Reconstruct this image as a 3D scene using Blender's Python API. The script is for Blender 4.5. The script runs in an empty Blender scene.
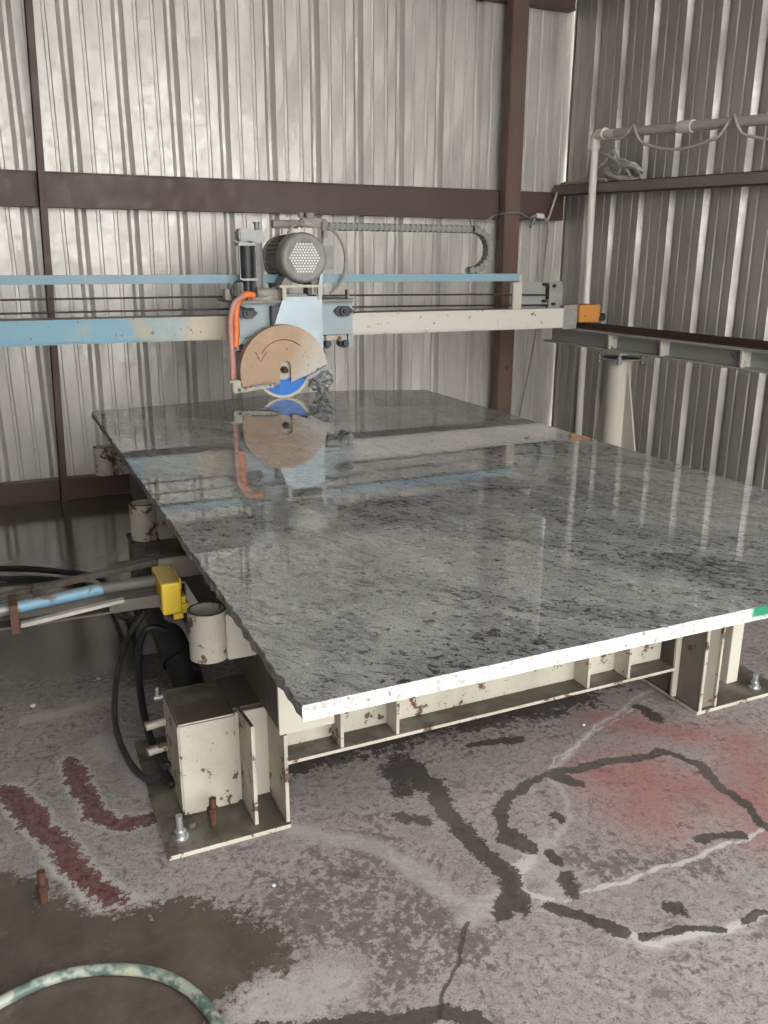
import bpy, bmesh, math, random
import numpy as np
from mathutils import Vector, Matrix
random.seed(7)
C = bpy.context.scene.collection
PI = math.pi
# ------------------------------------------------------------ camera
SC = bpy.context.scene
cam_d = bpy.data.cameras.new('camera'); cam = bpy.data.objects.new('camera', cam_d); C.objects.link(cam)
PIT, ROL, YAW, FPX = .2878, .0032, .4262, 848.2
cam_d.sensor_fit = 'VERTICAL'; cam_d.sensor_height = 24; cam_d.lens = 24*FPX/1024
_w0 = Vector((math.sin(YAW), math.cos(YAW), 0)); _r0 = Vector((math.cos(YAW), -math.sin(YAW), 0)); _u0 = Vector((0, 0, 1))
_w = _w0*math.cos(PIT) - _u0*math.sin(PIT); _u = _w0*math.sin(PIT) + _u0*math.cos(PIT)
_r = _r0*math.cos(ROL) + _u*math.sin(ROL); _u = -_r0*math.sin(ROL) + _u*math.cos(ROL)
_m = Matrix((( _r.x, _u.x, -_w.x, 0), (_r.y, _u.y, -_w.y, 0), (_r.z, _u.z, -_w.z, 1.55), (0, 0, 0, 1)))
cam.matrix_world = _m
SC.camera = cam
# ------------------------------------------------------------ world, exposure
W = bpy.data.worlds.new('overcast_sky'); SC.world = W; W.use_nodes = True
bg = W.node_tree.nodes['Background']; bg.inputs[0].default_value = (1, .982, .95, 1); bg.inputs[1].default_value = 6.6
SC.view_settings.view_transform = 'Standard'; SC.view_settings.look = 'None'
SC.view_settings.gamma = 1; SC.view_settings.use_curve_mapping = False
SC.view_settings.exposure = 0.0

# ------------------------------------------------------------ mesh helpers
class MB:
    def __init__(s): s.v = []; s.f = []; s.sm = []; s.mi = []
    def add(s, vs, fs, smooth=False, mi=0):
        n = len(s.v); s.v += [Vector(v) for v in vs]
        for f in fs: s.f.append([i+n for i in f]); s.sm.append(smooth); s.mi.append(mi)
        return s
    def box(s, x0, x1, y0, y1, z0, z1, M=None, mi=0, b=0.0):
        if b:
            bm = bmesh.new(); bmesh.ops.create_cube(bm, size=1)
            for v in bm.verts: v.co = Vector(((x0+x1)/2+v.co.x*(x1-x0), (y0+y1)/2+v.co.y*(y1-y0), (z0+z1)/2+v.co.z*(z1-z0)))
            bmesh.ops.bevel(bm, geom=bm.edges[:], offset=b, segments=2, affect='EDGES')
            bm.verts.index_update()
            vs = [v.co.copy() for v in bm.verts]; fs = [[v.index for v in f.verts] for f in bm.faces]; bm.free()
        else:
            vs = [Vector((x, y, z)) for z in (z0, z1) for y in (y0, y1) for x in (x0, x1)]
            fs = [[0,2,3,1],[4,5,7,6],[0,1,5,4],[2,6,7,3],[0,4,6,2],[1,3,7,5]]
        if M: vs = [M @ v for v in vs]
        return s.add(vs, fs, False, mi)
    def prism(s, pts, axis, a0, a1, mi=0):
        """outline pts in the two other axes (order x,y,z without axis), extruded along axis"""
        def P(p, a):
            return {'x': (a, p[0], p[1]), 'y': (p[0], a, p[1]), 'z': (p[0], p[1], a)}[axis]
        n = len(pts); vs = [P(p, a0) for p in pts] + [P(p, a1) for p in pts]
        fs = [list(range(n))[::-1], list(range(n, 2*n))] + [[i, (i+1) % n, (i+1) % n+n, i+n] for i in range(n)]
        return s.add(vs, fs, False, mi)
    def cyl(s, p0, p1, r0, r1=None, n=24, caps=True, mi=0):
        p0 = Vector(p0); p1 = Vector(p1); r1 = r0 if r1 is None else r1
        d = (p1-p0).normalized(); a = d.orthogonal().normalized(); b = d.cross(a)
        vs = []
        for p, r in ((p0, r0), (p1, r1)):
            for i in range(n):
                t = 2*PI*i/n; vs.append(p+(a*math.cos(t)+b*math.sin(t))*r)
        s.add(vs, [[i, (i+1) % n, (i+1) % n+n, i+n] for i in range(n)], True, mi)
        if caps: s.add([v.copy() for v in vs], [list(range(n))[::-1], list(range(n, 2*n))], False, mi)
        return s
    def pipe(s, p0, p1, r, ri, n=28, mi=0):
        """open tube with wall"""
        p0 = Vector(p0); p1 = Vector(p1); d = (p1-p0).normalized(); a = d.orthogonal().normalized(); b = d.cross(a)
        vs = []
        for p, q in ((p0, r), (p1, r), (p1, ri), (p0, ri)):
            for i in range(n):
                t = 2*PI*i/n; vs.append(p+(a*math.cos(t)+b*math.sin(t))*q)
        for k in range(4):
            m = (k+1) % 4
            s.add([], [], True)
            base = len(s.v)
            s.add([vs[k*n+i] for i in range(n)]+[vs[m*n+i] for i in range(n)], [[i, (i+1) % n, (i+1) % n+n, i+n] for i in range(n)], k in (0, 2), mi)
        return s
    def tube(s, pts, r, n=10, sub=6, closed=False, mi=0):
        P = [Vector(p) for p in pts]
        if sub > 1:
            Q = []
            m = len(P)
            for i in range(m-1):
                a = P[max(i-1, 0)]; b = P[i]; c = P[i+1]; d = P[min(i+2, m-1)]
                for k in range(sub):
                    t = k/sub
                    Q.append(.5*((2*b)+(c-a)*t+(2*a-5*b+4*c-d)*t*t+(3*b-a-3*c+d)*t**3))
            Q.append(P[-1]); P = Q
        vs = []; up = None
        for i, p in enumerate(P):
            d = (P[min(i+1, len(P)-1)]-P[max(i-1, 0)]).normalized()
            if up is None: up = d.orthogonal().normalized()
            up = (up-d*up.dot(d)).normalized(); b = d.cross(up)
            rr = r(i/(len(P)-1)) if callable(r) else r
            for k in range(n):
                t = 2*PI*k/n; vs.append(p+(up*math.cos(t)+b*math.sin(t))*rr)
        fs = [[i*n+k, i*n+(k+1) % n, (i+1)*n+(k+1) % n, (i+1)*n+k] for i in range(len(P)-1) for k in range(n)]
        fs += [list(range(n))[::-1], [len(vs)-n+k for k in range(n)]]
        return s.add(vs, fs, True, mi)
    def hexnut(s, p, r, h, axis='z', mi=0):
        d = {'z': (0, 0, h), 'y': (0, h, 0), 'x': (h, 0, 0)}[axis]
        n = len(s.v)
        s.cyl(p, Vector(p)+Vector(d), r, n=6, mi=mi)
        return s
    def build(s, name, mats, parent=None, bevel=0.0):
        me = bpy.data.meshes.new(name)
        off = parent_world(parent)
        me.from_pydata([v-off for v in s.v], [], s.f)
        for p, sm, mi in zip(me.polygons, s.sm, s.mi): p.use_smooth = sm; p.material_index = mi
        if not isinstance(mats, (list, tuple)): mats = [mats]
        for m in mats: me.materials.append(m)
        bm = bmesh.new(); bm.from_mesh(me); bmesh.ops.recalc_face_normals(bm, faces=bm.faces[:]); bm.to_mesh(me); bm.free()
        me.update()
        o = bpy.data.objects.new(name, me); C.objects.link(o)
        if parent: o.parent = parent
        if bevel:
            md = o.modifiers.new('bevel', 'BEVEL'); md.width = bevel; md.segments = 2; md.limit_method = 'ANGLE'; md.angle_limit = .8
        return o
def parent_world(p):
    v = Vector((0, 0, 0))
    while p: v += p.location; p = p.parent
    return v
def tag(o, label=None, cat=None, group=None, kind=None):
    if label: o['label'] = label
    if cat: o['category'] = cat
    if group: o['group'] = group
    if kind: o['kind'] = kind
    return o
def empty(name, loc, label, cat, group=None):
    o = bpy.data.objects.new(name, None); C.objects.link(o); o.location = loc; o.empty_display_size = .1
    return tag(o, label, cat, group)
def struct(o): o['kind'] = 'structure'; return o

# ------------------------------------------------------------ material helpers
class NT:
    def __init__(s, name):
        s.m = bpy.data.materials.new(name); s.m.use_nodes = True; s.t = s.m.node_tree; s.b = s.t.nodes['Principled BSDF']
    def n(s, typ, **k):
        x = s.t.nodes.new(typ)
        for a, v in k.items(): setattr(x, a, v)
        return x
    def l(s, a, b): s.t.links.new(a, b)
    def put(s, sock, v):
        if hasattr(v, 'is_output'): s.l(v, sock)
        else: sock.default_value = v
    def coord(s, kind='Object', scale=(1, 1, 1), rot=(0, 0, 0), loc=(0, 0, 0)):
        tc = s.n('ShaderNodeTexCoord'); mp = s.n('ShaderNodeMapping')
        mp.inputs['Scale'].default_value = scale; mp.inputs['Rotation'].default_value = rot; mp.inputs['Location'].default_value = loc
        s.l(tc.outputs[kind], mp.inputs[0]); return mp.outputs[0]
    def coordT(s, scale=(1, 1, 1), rot=0.0, loc=(0, 0, 0)):
        tc = s.n('ShaderNodeTexCoord'); mp = s.n('ShaderNodeMapping', vector_type='TEXTURE')
        mp.inputs['Scale'].default_value = scale; mp.inputs['Rotation'].default_value = (0, 0, rot); mp.inputs['Location'].default_value = loc
        s.l(tc.outputs['Object'], mp.inputs[0]); return mp.outputs[0]
    def noise(s, co, scale, detail=4, rough=.55, dist=0):
        x = s.n('ShaderNodeTexNoise'); s.l(co, x.inputs['Vector']); x.inputs['Scale'].default_value = scale
        x.inputs['Detail'].default_value = detail; x.inputs['Roughness'].default_value = rough; x.inputs['Distortion'].default_value = dist
        return x.outputs['Fac']
    def ramp(s, f, a, b, lo=0.0, hi=1.0):
        x = s.n('ShaderNodeMapRange'); s.put(x.inputs[0], f); x.inputs[1].default_value = a; x.inputs[2].default_value = b
        x.inputs[3].default_value = lo; x.inputs[4].default_value = hi; return x.outputs[0]
    def math(s, op, a, b=0.0):
        x = s.n('ShaderNodeMath', operation=op); s.put(x.inputs[0], a); s.put(x.inputs[1], b); return x.outputs[0]
    def mix(s, f, a, b, mode='MIX'):
        x = s.n('ShaderNodeMix', data_type='RGBA', blend_type=mode); s.put(x.inputs[0], f)
        for i, v in ((6, a), (7, b)):
            if not hasattr(v, 'is_output') and len(v) == 3: v = (*v, 1)
            s.put(x.inputs[i], v)
        return x.outputs[2]
    def bump(s, h, strength=.3, dist=.01):
        x = s.n('ShaderNodeBump'); s.l(h, x.inputs['Height']); x.inputs['Strength'].default_value = strength; x.inputs['Distance'].default_value = dist
        s.l(x.outputs[0], s.b.inputs['Normal'])
    def set(s, col=None, rough=None, metal=None, **k):
        if col is not None:
            if not hasattr(col, 'is_output') and len(col) == 3: col = (*col, 1)
            s.put(s.b.inputs['Base Color'], col)
        if rough is not None: s.put(s.b.inputs['Roughness'], rough)
        if metal is not None: s.put(s.b.inputs['Metallic'], metal)
        for a, v in k.items(): s.put(s.b.inputs[a], v)
        return s.m
def painted(name, col, rust=.12, rustcol=(.13, .045, .02), dirt=.5, dirtcol=(.16, .14, .11), rough=.55, scale=14, metal=0):
    """paint that has chipped to rust in spots and holds grey cutting dust on its upward faces"""
    t = NT(name); co = t.coord()
    n1 = t.noise(co, scale, 6, .65, .3); n2 = t.noise(co, scale*.25, 5, .6); n3 = t.noise(co, scale*5, 3)
    c = t.mix(t.ramp(n2, .35, .75, 0, dirt*.6), col, dirtcol)
    th = .72-rust*1.1
    c = t.mix(t.ramp(t.math('ADD', t.math('MULTIPLY', n1, .8), t.math('MULTIPLY', n3, .2)), th, th+.03), c, rustcol)
    g = t.n('ShaderNodeNewGeometry'); sx = t.n('ShaderNodeSeparateXYZ'); t.l(g.outputs['Normal'], sx.inputs[0])
    up = t.math('MULTIPLY', t.ramp(sx.outputs[2], .5, .95), t.ramp(n2, .25, .5, .6, 1))
    c = t.mix(t.math('MULTIPLY', up, dirt*1.3 if dirt < .75 else .98), c, dirtcol)
    t.bump(n3, .15, .004)
    return t.set(c, t.ramp(n1, .3, .7, rough-.1, rough+.15), metal)
def plain(name, col, rough=.5, metal=0, var=.15, scale=20):
    t = NT(name); co = t.coord(); n1 = t.noise(co, scale, 4)
    c = t.mix(t.ramp(n1, .3, .7), tuple(x*(1-var) for x in col), tuple(min(1, x*(1+var)) for x in col))
    return t.set(c, t.ramp(n1, .3, .7, max(.02, rough-.06), rough+.08), metal)
# ------------------------------------------------------------ materials
def mat_wall(name, base, metal, rough, axis):
    t = NT(name); co = t.coord(scale=(1, 1, .25)); n1 = t.noise(co, 3.5, 6, .6, .4); co2 = t.coord(); n2 = t.noise(co2, 22, 5, .7); n3 = t.noise(co2, 1.1, 3)
    c = t.mix(t.ramp(n1, .3, .72), tuple(x*.80 for x in base), tuple(min(1, x*1.12) for x in base))
    c = t.mix(t.ramp(n2, .55, .8, 0, .35), c, tuple(x*.6 for x in base))
    # slurry and splash marks along the bottom metre
    g = t.n('ShaderNodeSeparateXYZ'); t.l(co2, g.inputs[0])
    low = t.math('MULTIPLY', t.ramp(g.outputs[2], .0, 1.1, 1, 0), t.ramp(n3, .35, .65))
    c = t.mix(t.math('MULTIPLY', low, .45), c, (.42, .40, .36))
    t.bump(n3, .12, .05)
    return t.set(c, t.ramp(n2, .3, .75, rough-.08, rough+.12), metal)
M = {}
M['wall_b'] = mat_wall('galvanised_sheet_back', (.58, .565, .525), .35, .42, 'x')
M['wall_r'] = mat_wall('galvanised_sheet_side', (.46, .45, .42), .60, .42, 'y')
M['maroon'] = painted('maroon_primer_steel', (.095, .052, .047), rust=.02, dirt=.35, dirtcol=(.20, .17, .15), rough=.5, scale=8)
M['brown_col'] = painted('brown_primer_column', (.14, .085, .065), rust=.08, dirt=.4, dirtcol=(.24, .20, .17), rough=.6, scale=8)
M['girt_grey'] = painted('grey_dusty_steel', (.20, .17, .16), rust=.03, dirt=.6, dirtcol=(.26, .24, .22), rough=.6, scale=8)
M['cream'] = painted('cream_paint_chipped', (.56, .535, .45), rust=.145, rustcol=(.12, .055, .035), dirt=.78, dirtcol=(.075, .066, .050), rough=.5, scale=16)
M['cream_clean'] = painted('cream_paint', (.58, .555, .47), rust=.02, dirt=.25, rough=.5, scale=12)
M['dirty_steel'] = painted('dark_slurry_coated_steel', (.105, .10, .085), rust=.06, dirt=.7, dirtcol=(.07, .064, .052), rough=.65, scale=16)
M['leg_dark'] = painted('slurry_splashed_steel', (.19, .175, .14), rust=.12, dirt=.9, dirtcol=(.09, .08, .065), rough=.6, scale=9)
M['beam_white'] = painted('white_paint_weathered_beam', (.68, .65, .56), rust=.10, rustcol=(.30, .18, .10), dirt=.5, dirtcol=(.16, .13, .10), rough=.5, scale=7)
def mat_bridge():
    # blue paint on the left half of the bridge that is worn to cream towards the carriage
    t = NT('blue_to_cream_bridge_paint'); co = t.coord('Object'); s = t.n('ShaderNodeSeparateXYZ'); t.l(co, s.inputs[0])
    n1 = t.noise(co, 5, 5, .6); n2 = t.noise(co, 22, 5, .6)
    k = t.math('ADD', s.outputs[0], t.math('MULTIPLY', n1, .9))
    c = t.mix(t.ramp(k, -.45, .0), (.22, .42, .53), (.58, .52, .40))
    c = t.mix(t.ramp(t.noise(co, 3.2, 5, .7), .55, .66, 0, .8), c, (.48, .44, .30))
    c = t.mix(t.ramp(k, .5, .8), c, (.64, .62, .56))
    c = t.mix(t.ramp(n2, .62, .68), c, (.26, .15, .08))
    g = t.n('ShaderNodeNewGeometry'); sx = t.n('ShaderNodeSeparateXYZ'); t.l(g.outputs['Normal'], sx.inputs[0])
    c = t.mix(t.ramp(sx.outputs[2], .5, .95, 0, .9), c, (.13, .10, .08))
    return t.set(c, .5, 0)
M['bridge'] = mat_bridge()
M['blue_rail'] = painted('light_blue_paint', (.22, .37, .46), rust=.05, dirt=.5, dirtcol=(.4, .42, .4), rough=.45, scale=10)
M['blue_pale'] = painted('pale_blue_paint_dusty', (.36, .45, .49), rust=.05, dirt=.7, dirtcol=(.42, .42, .38), rough=.5, scale=12)
M['blue_arm'] = painted('sky_blue_paint_worn', (.14, .30, .42), rust=.13, rustcol=(.10, .08, .07), dirt=.4, rough=.4, scale=14)
def mat_guard():
    t = NT('tan_guard_with_stone_dust'); co = t.coord(); s = t.n('ShaderNodeSeparateXYZ'); t.l(co, s.inputs[0])
    n1 = t.noise(co, 9, 5, .6); n2 = t.noise(co, 40, 4)
    k = t.math('ADD', t.math('SUBTRACT', t.math('MULTIPLY', s.outputs[0], 1.0), t.math('MULTIPLY', s.outputs[2], .55)), t.math('MULTIPLY', n1, .12))
    c = t.mix(t.ramp(k, -.02, .16), (.46, .31, .205), (.56, .54, .50))
    c = t.mix(t.ramp(n1, .5, .75, 0, .6), c, (.62, .44, .28))
    c = t.mix(t.ramp(n2, .66, .72), c, (.25, .14, .08))
    return t.set(c, .55, 0)
M['guard'] = mat_guard()
M['silver_blue'] = plain('silver_blue_sheet', (.36, .44, .48), .35, .3, .2, 7)
M['blade_blue'] = plain('bright_blue_blade_paint', (.02, .19, .68), .35, 0, .05)
M['blade_rim'] = plain('worn_brass_steel_blade_rim', (.36, .33, .25), .4, .6)
M['motor'] = painted('grey_motor_paint_dusty', (.25, .25, .24), rust=0, dirt=.6, dirtcol=(.36, .35, .32), rough=.6, scale=20)
M['motor_light'] = plain('grey_motor_cover', (.30, .30, .29), .55, .1)
M['grille'] = plain('pale_grille_holes', (.80, .80, .76), .5, 0, .05)
M['dark_steel'] = plain('dark_oily_steel', (.055, .058, .06), .45, .5, .3)
M['mid_steel'] = plain('grey_steel', (.27, .275, .28), .45, .5, .2)
M['black'] = plain('black_rubber', (.012, .012, .014), .4, 0, .2)
M['galv'] = plain('zinc_bolt', (.62, .64, .66), .32, .85, .1)
M['rust'] = plain('brown_rust', (.085, .038, .024), .75, .1, .35, 60)
M['orange_paint'] = painted('orange_rust_plate', (.62, .26, .05), rust=.14, rustcol=(.22, .09, .04), dirt=.3, rough=.6, scale=14)
M['orange_hose'] = plain('orange_hose', (.85, .22, .06), .45, 0, .1)
M['pink_hose'] = plain('faded_pink_hose', (.62, .30, .25), .55, 0, .12)
M['yellow'] = painted('yellow_paint', (.83, .58, .02), rust=.02, dirt=.5, dirtcol=(.42, .33, .16), rough=.4, scale=10)
M['pvc'] = plain('white_pvc', (.74, .72, .66), .4, 0, .06, 8)
M['pvc_grey'] = plain('dusty_grey_pipe', (.46, .45, .42), .5, 0, .1, 8)
M['cord'] = plain('dusty_beige_cord', (.50, .48, .42), .6, 0, .12)
M['cord_green'] = plain('grey_green_rope', (.47, .48, .42), .7, 0, .25, 40)
M['dusty'] = plain('stone_dust_coated_steel', (.33, .31, .28), .7, 0, .3, 14)
M['chain'] = plain('dusty_grey_plastic_chain', (.25, .25, .24), .6, 0, .15)
M['runway'] = painted('blue_grey_dusty_beam', (.30, .31, .30), rust=.05, dirt=.6, dirtcol=(.34, .33, .30), rough=.55, scale=8)
M['runway_lit'] = painted('lit_stiffener_tone', (.60, .58, .50), rust=.1, dirt=.4, rough=.5)  # paler than the girder: light on the stiffener fronts is in the colour
M['track'] = plain('brown_rusty_rail', (.065, .038, .03), .5, .4, .3)
M['track_dust'] = plain('brown_dusty_bar', (.10, .088, .07), .6, .2, .4, 30)
M['plastic'] = plain('grey_crumpled_plastic', (.22, .23, .24), .22, 0, .5, 35)

def mat_slab():
    t = NT('speckled_grey_granite'); co = t.coord()
    A = -1.15
    def an(k, loc=(0, 0, 0), d=0.0): return t.coordT((k, 1, 1), A+d, loc)
    big = t.noise(an(2.0), 1.7, 6, .62, 1.2)
    mid = t.noise(an(1.6), 14, 7, .72, .6)
    fle = t.noise(an(1.5), 42, 6, .68, .7)
    fle2 = t.noise(an(1.8, (3, 1, 0), .5), 80, 4, .65, .5)
    fine = t.noise(co, 230, 3, .75)
    c = t.mix(t.ramp(mid, .36, .62), (.105, .110, .110), (.285, .292, .284))
    c = t.mix(t.ramp(fine, .38, .62, 0, .6), c, (.40, .41, .40))
    c = t.mix(t.ramp(fine, .50, .36, 0, .5), c, (.11, .11, .11))
    c = t.mix(t.ramp(big, .46, .60, 0, .5), c, (.10, .106, .112))
    dens = t.ramp(big, .38, .60, -.02, .05)
    f1 = t.ramp(t.math('ADD', t.math('ADD', t.math('MULTIPLY', fle, .75), t.math('MULTIPLY', mid, .25)), dens), .592, .622)
    c = t.mix(t.math('MULTIPLY', f1, .9), c, (.022, .025, .032))
    f2 = t.ramp(t.math('ADD', fle2, dens), .590, .625, 0, .88)
    c = t.mix(f2, c, (.035, .038, .045))
    c = t.mix(t.ramp(t.noise(t.coord(loc=(5, 2, 0)), 44, 5, .7), .60, .68, 0, .5), c, (.55, .55, .52))
    vn = t.noise(an(3.2, (1.5, .6, 0)), 2.4, 7, .6, 1.2)
    c = t.mix(t.math('MULTIPLY', t.ramp(t.math('ABSOLUTE', t.math('SUBTRACT', vn, .5)), .0, .02, .55, 0), t.ramp(fle, .42, .52)), c, (.04, .045, .05))
    wet = t.noise(co, 1.3, 4)
    return t.set(c, t.ramp(wet, .35, .65, .012, .035), 0, **{'IOR': 1.68})
M['slab_top'] = mat_slab()
def mat_edge():
    t = NT('sawn_white_stone_edge_with_green_paint'); co = t.coord(); s = t.n('ShaderNodeSeparateXYZ'); t.l(co, s.inputs[0])
    n1 = t.noise(co, 60, 5, .7); n2 = t.noise(t.coord(scale=(1, 1, 1)), 14, 4)
    c = t.mix(t.ramp(n1, .38, .58), (.34, .34, .33), (.70, .70, .68))
    c = t.mix(t.ramp(n1, .585, .63), c, (.16, .165, .17))
    # green spray-paint mark near the right end
    g = t.math('MULTIPLY', t.ramp(t.math('ADD', s.outputs[0], t.math('MULTIPLY', n2, .03)), 1.530, 1.548), t.ramp(s.outputs[0], 1.76, 1.72))
    g = t.math('MULTIPLY', g, t.ramp(t.math('ADD', s.outputs[2], t.math('MULTIPLY', n2, .014)), .762, .768, .25, 1))
    c = t.mix(g, c, (.0, .17, .085))
    t.bump(n1, .3, .004)
    return t.set(c, .6, 0)
M['slab_edge'] = mat_edge()
def mat_side():
    t = NT('rough_chipped_stone_edge'); co = t.coord(); n1 = t.noise(co, 35, 6, .7)
    c = t.mix(t.ramp(n1, .35, .65), (.09, .09, .085), (.30, .30, .285)); t.bump(n1, .8, .012)  # chipped stone, kept darker with the side's shade in the colour
    return t.set(c, .75, 0)
M['slab_side'] = mat_side()

STAIN = {
 'wet': [( [(1.03, 2.19), (1.08, 2.09), (1.08, 2.0), (1.05, 1.85), (1.06, 1.68), (1.07, 1.55), (1.04, 1.45)] , 0.0250 ),
  ( [(1.02, 2.13), (1.06, 2.03)] , 0.0499 ),
  ( [(1.85, 1.35), (1.86, 1.44), (1.88, 1.54), (1.88, 1.62), (1.91, 1.75), (1.87, 1.85), (1.75, 1.87), (1.6, 1.89), (1.48, 1.9), (1.36, 1.9), (1.26, 1.86), (1.18, 1.77), (1.14, 1.69), (1.18, 1.65)] , 0.0156 ),
  ( [(1.16, 1.71), (1.19, 1.64)] , 0.0250 ),
  ( [(1.46, 1.88), (1.49, 1.84)] , 0.0214 ),
  ( [(1.11, 1.43), (1.16, 1.36), (1.21, 1.29)] , 0.0156 ),
  ( [(1.34, 1.73), (1.34, 1.69)] , 0.0143 ),
  ( [(1.2, 1.5), (1.2, 1.44)] , 0.0214 ),
  ( [(1.23, 1.6), (1.22, 1.56)] , 0.0143 ),
  ( [(1.64, 1.47), (1.76, 1.44)] , 0.0143 ),
  ( [(1.25, 1.26), (1.44, 1.2)] , 0.0085 ),
  ( [(1.52, 1.19), (1.59, 1.19)] , 0.0100 ),
  ( [(1.98, 2.12), (1.99, 2.02)] , 0.0214 ),
  ( [(1.01, 2.09), (0.98, 2.02)] , 0.0285 ),
  ( [(1.3, 2.15), (1.47, 2.12)] , 0.0143 ),
  ( [(1.39, 1.29), (1.4, 1.28)] , 0.0214 ),
  ( [(0.92, 1.91), (0.97, 1.85)] , 0.0214 ),
  ( [(1.03, 1.49), (0.98, 1.45)] , 0.0214 ),
  ( [(0.86, 2.42), (0.73, 2.25)] , 0.0356 ),
  ( [(0.78, 2.38), (1.26, 2.38), (1.8, 2.35)] , 0.1300 ),  # wet strip under the front beam, partly the beam's shade painted in
  ( [(1.28, 2.49), (1.92, 2.52)] , 0.2000 ),  # wider part of the same strip, again wet plus painted shade
  ( [(0.32, 1.37), (0.71, 1.26), (0.78, 1.21)] , 0.0214 ),
  ],
 'redw': [( [(-0.12, 2.51), (-0.06, 2.35), (-0.0, 2.18), (0.06, 2.02), (0.11, 1.9)] , 0.035 ),
  ( [(0.07, 2.59), (0.09, 2.45), (0.11, 2.28), (0.17, 2.21), (0.25, 2.19)] , 0.03 ),
  ],
 'red': [( [(1.58, 1.84), (1.68, 1.76), (1.81, 1.65), (1.94, 1.54)] , 0.14 ),
  ( [(1.72, 1.81), (1.6, 1.63)] , 0.16 ),
  ( [(1.8, 2.11), (2.04, 1.89)] , 0.09 ),
  ( [(2.15, 1.81), (1.85, 1.42)] , 0.12 ),
  ],
 'pale': [( [(2.11, 2.21), (1.77, 2.08), (1.55, 1.97), (1.44, 1.9), (1.41, 1.77), (1.37, 1.69), (1.22, 1.61)] , 0.012 ),
  ( [(1.22, 1.63), (1.14, 1.56), (1.19, 1.5), (1.12, 1.45)] , 0.05 ),
  ( [(1.01, 1.51), (0.95, 1.5), (0.89, 1.48)] , 0.03 ),
  ( [(1.16, 1.43), (1.47, 1.42), (1.72, 1.42), (1.92, 1.44)] , 0.008 ),
  ( [(1.2, 1.28), (1.27, 1.22), (1.39, 1.2), (1.58, 1.18)] , 0.015 ),
  ( [(0.63, 1.97), (0.81, 1.8), (0.91, 1.54)] , 0.03 ),
  ( [(0.13, 1.87), (0.18, 1.87), (0.22, 1.83)] , 0.03 ),
  ( [(0.35, 1.46), (0.52, 1.43)] , 0.07 ),
  ( [(-0.09, 2.29), (-0.0, 2.03), (0.06, 1.9)] , 0.01 ),
  ( [(0.17, 2.69), (0.31, 2.32)] , 0.05 ),
  ( [(0.24, 2.96), (-0.04, 2.92)] , 0.03 ),
  ],
 'crack': [( [(0.89, 1.47), (0.82, 1.37), (0.76, 1.32), (0.7, 1.24)] , 0.0045 ),
  ( [(-0.13, 3.19), (0.08, 3.15), (0.34, 3.17)] , 0.0045 ),
  ],
 'dirt': [( [(0.4, 1.66), (0.64, 1.74), (0.78, 1.81)] , 0.1 ),
  ( [(0.54, 1.7), (0.73, 1.51)] , 0.12 ),
  ( [(1.23, 1.56), (1.58, 1.4)] , 0.05 ),
  ( [(0.77, 1.72), (0.85, 1.42)] , 0.08 ),
  ( [(0.85, 1.65), (0.65, 1.39)] , 0.07 ),
  ],
 'bright': [([(1.16, 1.43), (1.47, 1.42), (1.72, 1.42), (1.92, 1.44)], .007), ([(1.22, 1.28), (1.27, 1.225), (1.39, 1.2), (1.58, 1.18), (1.75, 1.19)], .009), ([(1.19, 1.66), (1.17, 1.60), (1.10, 1.57)], .022), ([(1.10, 1.56), (1.08, 1.49), (1.13, 1.45)], .012), ([(2.11, 2.21), (1.77, 2.08), (1.55, 1.97), (1.44, 1.9)], .004), ([(2.08, 2.16), (1.74, 2.05), (1.50, 1.97), (1.42, 1.88)], .004), ([(.05, 2.02), (.10, 1.93), (.14, 1.87)], .012)],
 'brown': [(-0.29, 2.16), (-0.14, 2.13), (-0.05, 2.03), (0.0, 1.93), (0.12, 1.85), (0.27, 1.84), (0.42, 1.71), (0.5, 1.56), (0.45, 1.52), (0.33, 1.5), (0.24, 1.44), (0.17, 1.34), (-0.26, 1.53)] ,
 'back': [(-1.99, 7.19), (1.27, 6.07), (1.08, 4.25), (0.49, 2.93), (0.18, 3.07), (-0.13, 3.2), (-1.09, 3.4)] ,
}

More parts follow.
